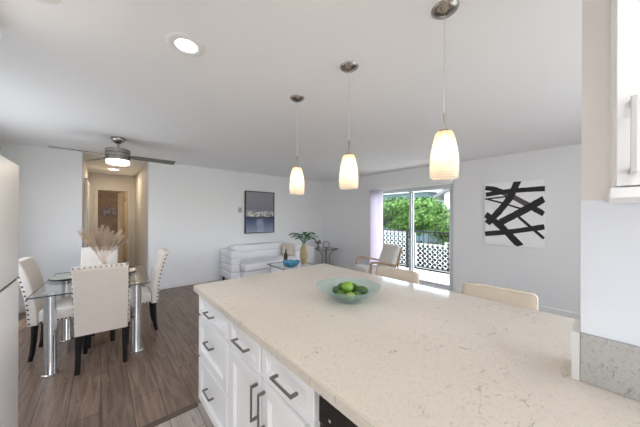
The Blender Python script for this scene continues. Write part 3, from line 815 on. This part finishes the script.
# ------------------------------------------------------------------ sofa
sf = thing('sofa', 'white channel-tufted sofa against the far wall under the seascape', 'sofa', (0, 0, 0))
SX0, SX1, SY0, SY1 = 1.96, 3.76, 4.93, 5.55
def channel(bm, x0, x1, y0, y1, z0, z1, n, bev=.03):
    h = (z1-z0)/n
    for k in range(n): box(bm, x0, x1, y0, y1, z0+k*h+.002, z0+(k+1)*h-.002, bev=min(bev, h*.4), seg=3)
    box(bm, x0+.02, x1-.02, y0+.02, y1-.02, z0+.01, z1-.02)
    return bm
obj('arm', channel(bmesh.new(), SX0, SX0+.20, SY0, SY1, .10, .70, 4), M['sofa'], sf, smooth=60)
obj('arm', channel(bmesh.new(), SX1-.20, SX1, SY0, SY1, .10, .70, 4), M['sofa'], sf, smooth=60)
obj('backrest', channel(bmesh.new(), SX0+.2, SX1-.2, 5.32, SY1, .10, .76, 4), M['sofa'], sf, smooth=60)
obj('base', B(SX0+.2, SX1-.2, 4.80, 5.32, .10, .27, bev=.015), M['sofa'], sf)
obj('seat_cushion', B(SX0+.205, SX1-.205, 4.74, 5.33, .272, .43, bev=.045, seg=4), M['sofa'], sf, smooth=60)
for x in (SX0+.06, SX1-.06):
    for y in (SY0+.06, SY1-.06): obj('foot', L([(0, 0), (.018, 0), (.025, .10), (0, .10)], c=(x, y, 0), n=12), M['black'], sf)
def pillow(label, c, rz, tilt, s=.36, m=None):
    t = bmesh.new(); n = 10; top = {}; bot = {}
    for i in range(n+1):
        for j in range(n+1):
            u, v = -1+2*i/n, -1+2*j/n; h = .055*((1-u**4)*(1-v**4))**.5
            x, z = u*s/2*(1-.05*(1-v*v)), v*s/2*(1-.05*(1-u*u))
            top[i, j] = t.verts.new((x, -h, z)); bot[i, j] = top[i, j] if max(abs(u), abs(v)) > .999 else t.verts.new((x, h, z))
    for i in range(n):
        for j in range(n):
            for d_ in (top, bot): t.faces.new((d_[i, j], d_[i+1, j], d_[i+1, j+1], d_[i, j+1]))
    o = obj('crease_shade', t, m or M['stoolfab'], smooth=70, loc=c); o.rotation_euler = (tilt, 0, rz)
    return tag(o, label, 'shade stand-in')
pillow('beige pillow shape standing in for the crease shade in the right sofa corner', (3.46, 5.14, .59), R(-62), R(-10), .30)  # beige shape added where the sofa crease lies in shadow

# white side cube + glass table
ot = thing('side_cabinet', 'small white box cabinet between the sofa and chrome side table', 'cabinet', (4.06, 5.30, 0))
obj('body', B(-.22, .22, -.22, .22, .05, .60, bev=.02, seg=3), M['sofa'], ot, smooth=50); obj('plinth', B(-.20, .20, -.20, .20, 0, .05), M['navy'], ot)
sd = thing('side_table', 'small chrome side table with curved legs in the corner', 'side table', (4.60, 4.98, 0), 0)
obj('glass_top', B(-.24, .24, -.22, .22, .528, .54, bev=.003), M['tabglass'], sd)
rm = bmesh.new(); tube(rm, [(-.24, -.22, .522), (.24, -.22, .522), (.24, .22, .522), (-.24, .22, .522)], .010, n=8, closed=True)
obj('top_frame', rm, M['pull'], sd, smooth=50)
for sx in (-1, 1):
    for sy in (-1, 1):
        obj('leg', T([(sx*.22, sy*.20, .52), (sx*.12, sy*.12, .46), (sx*.07, sy*.07, .36), (sx*.06, sy*.06, .24), (sx*.09, sy*.09, .10), (sx*.19, sy*.18, .0)], .012, n=8), M['pull'], sd, smooth=50)
obj('lower_shelf', B(-.14, .14, -.14, .14, .115, .125, bev=.002), M['tabglass'], sd)
rs = thing('ring_sculpture', 'grey metal ring ornament on the corner side table', 'ornament', (4.58, 4.95, .541), R(-42))
obj('ring', T([(.085*math.cos(a), 0, .10+.085*math.sin(a)) for a in [2*PI*k/28 for k in range(28)]], .012, n=8, closed=True), M['pull'], rs, smooth=60)
obj('base', B(-.04, .04, -.03, .03, 0, .016, bev=.003), M['pull'], rs)
def leafy(o, n, rad, hgt, w, m, z0, droop=.3, seed=1):
    random.seed(seed); lf = bmesh.new(); stm = bmesh.new()
    for k in range(n):
        a = 2*PI*k/n*1.618*2+random.uniform(-.3, .3); ln = rad*random.uniform(.65, 1); up = hgt*random.uniform(.5, 1)
        d = Vector((math.cos(a), math.sin(a), 0)); s = Vector((-d.y, d.x, 0))
        pts = [Vector((0, 0, z0))+d*ln*t+Vector((0, 0, up*math.sin(min(1, t*1.15)*PI*.62)-droop*up*t*t)) for t in [i/8 for i in range(9)]]
        tube(stm, pts[:5], .003, n=4)
        prev = None
        for i in range(3, 9):
            ww = w*math.sin(PI*(i-2.6)/6.6)
            cur = (lf.verts.new(pts[i]+s*ww+Vector((0, 0, .25*ww))), lf.verts.new(pts[i]), lf.verts.new(pts[i]-s*ww+Vector((0, 0, .25*ww))))
            if prev: lf.faces.new((prev[0], prev[1], cur[1], cur[0])); lf.faces.new((prev[1], prev[2], cur[2], cur[1]))
            prev = cur
    obj('foliage', lf, m, o, smooth=60); obj('stem', stm, m, o)
sp2 = thing('potted_plant', 'small dark leafy plant on the chrome side table', 'plant', (4.43, 5.11, .541))
obj('pot', L([(0, 0), (.03, 0), (.04, .06), (.036, .06), (.028, .01), (0, .01)], n=20), M['pull'], sp2, smooth=40)
leafy(sp2, 16, .12, .20, .022, M['darkplant'], .05, seed=4)

# coffee table with things
cf = thing('coffee_table', 'low glass coffee table with navy edge in front of the sofa', 'coffee table', (2.86, 4.0, 0), R(-3))
obj('glass_top', B(-.36, .36, -.47, .47, .438, .45, bev=.003), M['tabglass'], cf)
ed = bmesh.new(); tube(ed, [(-.36, -.47, .443), (.36, -.47, .443), (.36, .47, .443), (-.36, .47, .443)], .009, n=6, closed=True); obj('edge', ed, M['navy'], cf)
for sx in (-1, 1):
    for sy in (-1, 1): obj('leg', T([(sx*.31, sy*.42, .434), (sx*.31, sy*.42, 0)], .016), M['chrome'], cf, smooth=50)
vs = thing('ochre_vase', 'tall ochre vase of green palm leaves on the coffee table', 'vase', (3.06, 3.97, .451))
obj('vase', L([(0, 0), (.048, 0), (.062, .04), (.078, .14), (.082, .22), (.070, .31), (.045, .37), (.032, .40), (.040, .425), (.034, .425), (.028, .40), (0, .38)], n=36), M['ochre'], vs, smooth=60)
leafy(vs, 30, .34, .24, .040, M['plantleaf'], .41, droop=.12, seed=11)
bt = thing('wine_bottle', 'dark wine bottle on the coffee table', 'bottle', (2.74, 4.14, .451))
obj('glass', L([(0, 0), (.036, 0), (.038, .01), (.038, .19), (.030, .22), (.015, .25), (.013, .30), (.016, .302), (.016, .315), (0, .315)], n=28), M['bottle'], bt, smooth=50)
obj('wine_label', L([(.0385, .06), (.0390, .06), (.0390, .15), (.0385, .15)], n=28), M['label'], bt)
tb = obj('glass_bowl', bowl_mesh([(0, 0), (.07, 0), (.085, .01), (.12, .04), (.15, .08), (.162, .105)], .07), tinted('teal_bowl_glass', (.16, .50, .66), .08, .6), smooth=60, loc=(2.71, 3.91, .451))
tag(tb, 'teal blue glass bowl on the coffee table between bottle and vase', 'bowl')

# ------------------------------------------------------------------ armchair
ac = thing('armchair', 'mid-century armchair with oak arms and cream cushions by balcony door', 'armchair', (3.84, 2.73, 0))
# local: facing +y ; forward world (-.9,.43)
ac.rotation_euler = (0, 0, math.atan2(.43, -.9)-PI/2)
mt = Matrix.Translation((0, 0, .36)) @ Matrix.Rotation(R(6), 4, 'X')
obj('seat_cushion', B(-.25, .25, -.20, .38, 0, .12, bev=.04, seg=4, mtx=mt), M['cushion'], ac, smooth=60)
mt = Matrix.Translation((0, -.14, .44)) @ Matrix.Rotation(R(20), 4, 'X')
obj('back_cushion', B(-.25, .25, -.06, .06, 0, .47, bev=.045, seg=4, mtx=mt), M['cushion'], ac, smooth=60)
for s in (-1, 1):
    x = s*.285
    obj('arm', T([(x, .30, .0), (x, .305, .30), (x, .305, .59), (x, .28, .625), (x, .20, .63), (x, -.02, .595), (x, -.22, .55)], [.016, .018, .018, .02, .02, .019, .017], n=8), M['wood'], ac, smooth=50)
    obj('rear_leg', T([(x, -.34, .0), (x, -.24, .30), (x, -.22, .55), (s*.25, -.32, .86)], .016, n=8), M['wood'], ac, smooth=50)
rl = bmesh.new()
for q in (((-.285, .28, .33), (.285, .28, .33)), ((-.285, -.24, .30), (.285, -.24, .30)), ((-.285, .29, .33), (-.285, -.25, .30)), ((.285, .29, .33), (.285, -.25, .30)), ((-.25, -.32, .84), (.25, -.32, .84))): tube(rl, q, .014, n=8)
obj('rail', rl, M['wood'], ac, smooth=50)

# ------------------------------------------------------------------ balcony
struct('floor_balcony', B(XE+.14, 6.50, .9, 5.3, -.14, -.02), M['concrete'], label='sunlit concrete balcony floor')
rg = thing('balcony_railing', 'black metal balcony railing with thin vertical bars', 'railing', (6.42, 0, 0))
RA, RB = 1.2, 5.1
obj('top_rail', B(-.02, .02, RA, RB, .995, 1.03, bev=.004), M['blackmetal'], rg)
obj('bottom_rail', B(-.015, .015, RA, RB, .06, .085, bev=.003), M['blackmetal'], rg)
y = RA+.06
while y < RB:
    obj('baluster', B(-.008, .008, y-.008, y+.008, .085, .995), M['blackmetal'], rg); y += .125
for yy in (RA, 2.43, 3.6, RB): obj('post', B(-.02, .02, yy-.02, yy+.02, -.02, .995), M['blackmetal'], rg)
bx = obj('mount_box', B(-.05, .05, 2.40, 2.47, .70, 1.0, bev=.005), M['blackmetal'], rg)
def lattice(label, y0, y1, z0, z1, x):
    t = bmesh.new(); p = .092; w = .0105
    W, Hh = y1-y0, z1-z0
    for sgn, xo in ((1, 0), (-1, .007)):
        c = -Hh if sgn > 0 else 0
        c0 = -Hh if sgn > 0 else 0
        k = c0
        while k < (W if sgn > 0 else W+Hh):
            # line: y = k + sgn*s, z = s
            s0 = max(0, -k) if sgn > 0 else max(0, k-W); s1 = min(Hh, W-k) if sgn > 0 else min(Hh, k)
            if s1-s0 > .02:
                a = Vector((xo, y0+k+sgn*s0, z0+s0)); b = Vector((xo, y0+k+sgn*s1, z0+s1)); d = (b-a).normalized(); n = Vector((0, -d.z, d.y))*w
                v = [t.verts.new(q) for q in (a-n, a+n, b+n, b-n)]; f = t.faces.new(v)
                r_ = bmesh.ops.extrude_face_region(t, geom=[f]); bmesh.ops.translate(t, vec=(.006, 0, 0), verts=[g for g in r_['geom'] if isinstance(g, bmesh.types.BMVert)])
            k += p*1.41
    o = thing('lattice_panel', label, 'lattice', (x, 0, 0), 0, 'white lattice panels on the balcony railing')
    obj('slats', t, M['lattice'], o)
    fr = bmesh.new()
    for a in ((y0, y1, z0-.015, z0+.015), (y0, y1, z1-.015, z1+.015), (y0-.015, y0+.015, z0, z1), (y1-.015, y1+.015, z0, z1)): box(fr, -.002, .016, *a)
    obj('frame', fr, M['lattice'], o)
lattice('tall white diagonal lattice panel behind the left part of railing', 3.40, 5.08, .05, .97, 6.45)
lattice('short white diagonal lattice panel behind the right part of railing', 1.22, 3.36, .05, .68, 6.45)

# yard
struct('ground_yard', B(6.50, 40, -20, 40, -.6, -.5), M['grass'])
struct('ground_path', B(10.9, 13.4, -20, 40, -.5, -.48), M['concrete'])
def foliage(c, rad, n, size, sq=(1, 1, 1), seed=1):
    random.seed(seed); lf = bmesh.new()
    for k in range(n):
        v = Vector((random.gauss(0, 1), random.gauss(0, 1), random.gauss(0, 1))).normalized()
        lump = 1+.22*math.sin(v.x*5+seed)*math.cos(v.y*4+v.z*5)
        p = Vector((v.x*sq[0], v.y*sq[1], v.z*sq[2]))*rad*lump*random.uniform(.70, 1.0)+Vector(c)
        d = (v+Vector((random.gauss(0, .6), random.gauss(0, .6), random.gauss(0, .6)))).normalized(); s = d.orthogonal().normalized(); u = d.cross(s)
        ang = random.uniform(0, 6.28); a = s*math.cos(ang)+u*math.sin(ang); b = d.cross(a); z = size*random.uniform(.6, 1.2)
        q = [lf.verts.new(p+a*z), lf.verts.new(p+b*z*.45), lf.verts.new(p-a*z), lf.verts.new(p-b*z*.45)]; lf.faces.new(q)
    blob(lf, c, rad*.58, 3, .05, sc=sq)
    return lf
tr = thing('garden_tree', 'bright green leafy tree beyond the balcony railing', 'tree', (10.2, 5.6, -.5))
trk = bmesh.new(); tube(trk, [(0, 0, 0), (.05, .05, 1.0), (0, 0, 1.9)], [.14, .11, .08], n=10)
for k in range(6): a = k*1.05; tube(trk, [(0, 0, 1.3+.08*k), (.5*math.cos(a), .5*math.sin(a), 1.9), (.9*math.cos(a), .9*math.sin(a), 2.3)], [.06, .04, .02], n=6)
obj('trunk', trk, M['bark'], tr, smooth=60)
obj('foliage', foliage((0, 0, 1.95), 1.25, 9000, .09, (1, 1.35, .62), 3), M['leaf'], tr)
tr2 = thing('shrub', 'bright green bush at the right beyond the railing', 'shrub', (8.6, 3.35, -.5))
tks = bmesh.new(); tube(tks, [(0, 0, 0), (0, 0, 1.0)], [.08, .05], n=8); obj('trunk', tks, M['bark'], tr2)
obj('foliage', foliage((0, 0, 1.55), .55, 5000, .05, (1, 1.1, .9), 5), M['leaf'], tr2)
hg = obj('hedge', foliage((7.25, 4.0, .02), 1.0, 7000, .06, (.25, 2.6, .62), 9), M['leaf2'])
tag(hg, 'hedge low behind the white lattice panels, coloured dark for shrub shade', 'hedge')
# neighbour houses
nh = thing('neighbour_house', 'blue-grey neighbouring house behind the tree with dark shingle roof', 'house', (17, 12.5, -.5))
obj('wall', B(0, 5, -4.5, 6, 0, 3.6), M['stucco'], nh)
obj('fascia', B(-.35, 5.3, -4.8, 6.3, 3.6, 3.85), M['trim'], nh)
t = bmesh.new(); v = [t.verts.new(p) for p in ((-.4, -4.9, 3.85), (-.4, 6.4, 3.85), (5.4, 6.4, 3.85), (5.4, -4.9, 3.85), (2.5, -3.5, 5.0), (2.5, 5.0, 5.0))]
for f in ((0, 1, 5, 4), (1, 2, 5), (2, 3, 4, 5), (3, 0, 4), (3, 2, 1, 0)): t.faces.new([v[i] for i in f])
obj('roof', t, M['roof'], nh)
for yy in (-3.2, -.6, 2.2):
    w = obj('window', B(-.04, .0, yy, yy+1.3, 1.2, 2.5), M['trim'], nh); obj('pane', B(-.06, -.041, yy+.08, yy+1.22, 1.28, 2.42), M['winglass'], w)
wh = thing('white_house', 'white gabled house at the upper right beyond the tree', 'house', (15, 4.2, -.5))
t = bmesh.new(); gp = [(0, -2.6, 0), (0, 1.9, 0), (0, 1.9, 3.2), (0, -.35, 4.5), (0, -2.6, 3.2)]
a = [t.verts.new(p) for p in gp]; b = [t.verts.new((5, p[1], p[2])) for p in gp]
t.faces.new(a); t.faces.new(b[::-1])
for i in range(5): t.faces.new((a[i], a[(i+1) % 5], b[(i+1) % 5], b[i]))
obj('wall', t, M['stuccow'], wh)
t = bmesh.new()
for s, (ya, za), (yb, zb_) in ((1, (2.4, 2.92), (-.35, 4.52)), (-1, (-3.1, 2.92), (-.35, 4.52))):
    vv = [t.verts.new(p) for p in ((-.4, ya, za), (-.4, yb, zb_), (5.3, yb, zb_), (5.3, ya, za), (-.4, ya, za+.16), (-.4, yb, zb_+.16), (5.3, yb, zb_+.16), (5.3, ya, za+.16))]
    for f in ((0, 1, 2, 3), (7, 6, 5, 4), (0, 4, 5, 1), (1, 5, 6, 2), (2, 6, 7, 3), (3, 7, 4, 0)): t.faces.new([vv[i] for i in f])
obj('roof', t, M['roof'], wh)

# ------------------------------------------------------------------ light, world, camera
w = bpy.data.worlds.new('sky'); SC.world = w; w.use_nodes = True; nt = w.node_tree
bg = nt.nodes['Background']; sky = nt.nodes.new('ShaderNodeTexSky'); sky.sky_type = 'NISHITA'; sky.sun_disc = False
sky.sun_elevation = R(52); sky.sun_rotation = R(150); sky.dust_density = 3; sky.air_density = .8
mxn = mixc(nt, .6, sky.outputs[0], (2.7, 2.85, 3.0)); nt.links.new(mxn, bg.inputs['Color']); bg.inputs['Strength'].default_value = .98
sl = bpy.data.lights.new('sun', 'SUN'); sl.energy = 2.0; sl.angle = R(.6); sl.color = (1, .95, .88)
so = bpy.data.objects.new('sun', sl); COL.objects.link(so); so.location = (12, -6, 12)
so.rotation_euler = Vector((.18, .50, -.85)).to_track_quat('-Z', 'Y').to_euler()
# daylight portals at the balcony door and the three added windows
def portal(loc, dirv, sx, sy):
    l = bpy.data.lights.new('daylight_portal', 'AREA'); l.shape = 'RECTANGLE'; l.size = sx; l.size_y = sy; l.cycles.is_portal = True
    q = bpy.data.objects.new('daylight_portal', l); q.location = loc; q.rotation_euler = Vector(dirv).to_track_quat('-Z', 'Y').to_euler(); COL.objects.link(q)
portal((XE+.16, 2.77, 1.02), (-1, 0, 0), 1.9, 2.0)
portal((XW-.12, 3.62, 1.42), (1, 0, 0), 1.75, 1.45)
portal((2.55, -1.32, 1.22), (0, 1, 0), 2.3, 2.25)
portal((.07, SOUTH-.12, 1.34), (0, 1, 0), 2.1, 2.1)

cam = bpy.data.cameras.new('camera'); co = bpy.data.objects.new('camera', cam); COL.objects.link(co)
cam.sensor_width = 36; cam.lens = 248.5/640*36; cam.shift_y = (215.4-213.5)/640
cam.clip_start = .02
co.matrix_world = Matrix.Translation((0, 0, 1.433)) @ Matrix.Rotation(-.72105, 4, 'Z') @ Matrix.Rotation(PI/2, 4, 'X') @ Matrix.Rotation(R(.25), 4, 'Z')
SC.camera = co
vs_ = SC.view_settings; vs_.view_transform = 'Standard'; vs_.look = 'None'; vs_.gamma = 1; vs_.use_curve_mapping = False
vs_.exposure = .76
SC.cycles.max_bounces = 10; SC.cycles.diffuse_bounces = 6; SC.cycles.glossy_bounces = 4; SC.cycles.transparent_max_bounces = 16
SC.cycles.sample_clamp_indirect = 6; SC.cycles.caustics_reflective = False; SC.cycles.caustics_refractive = False
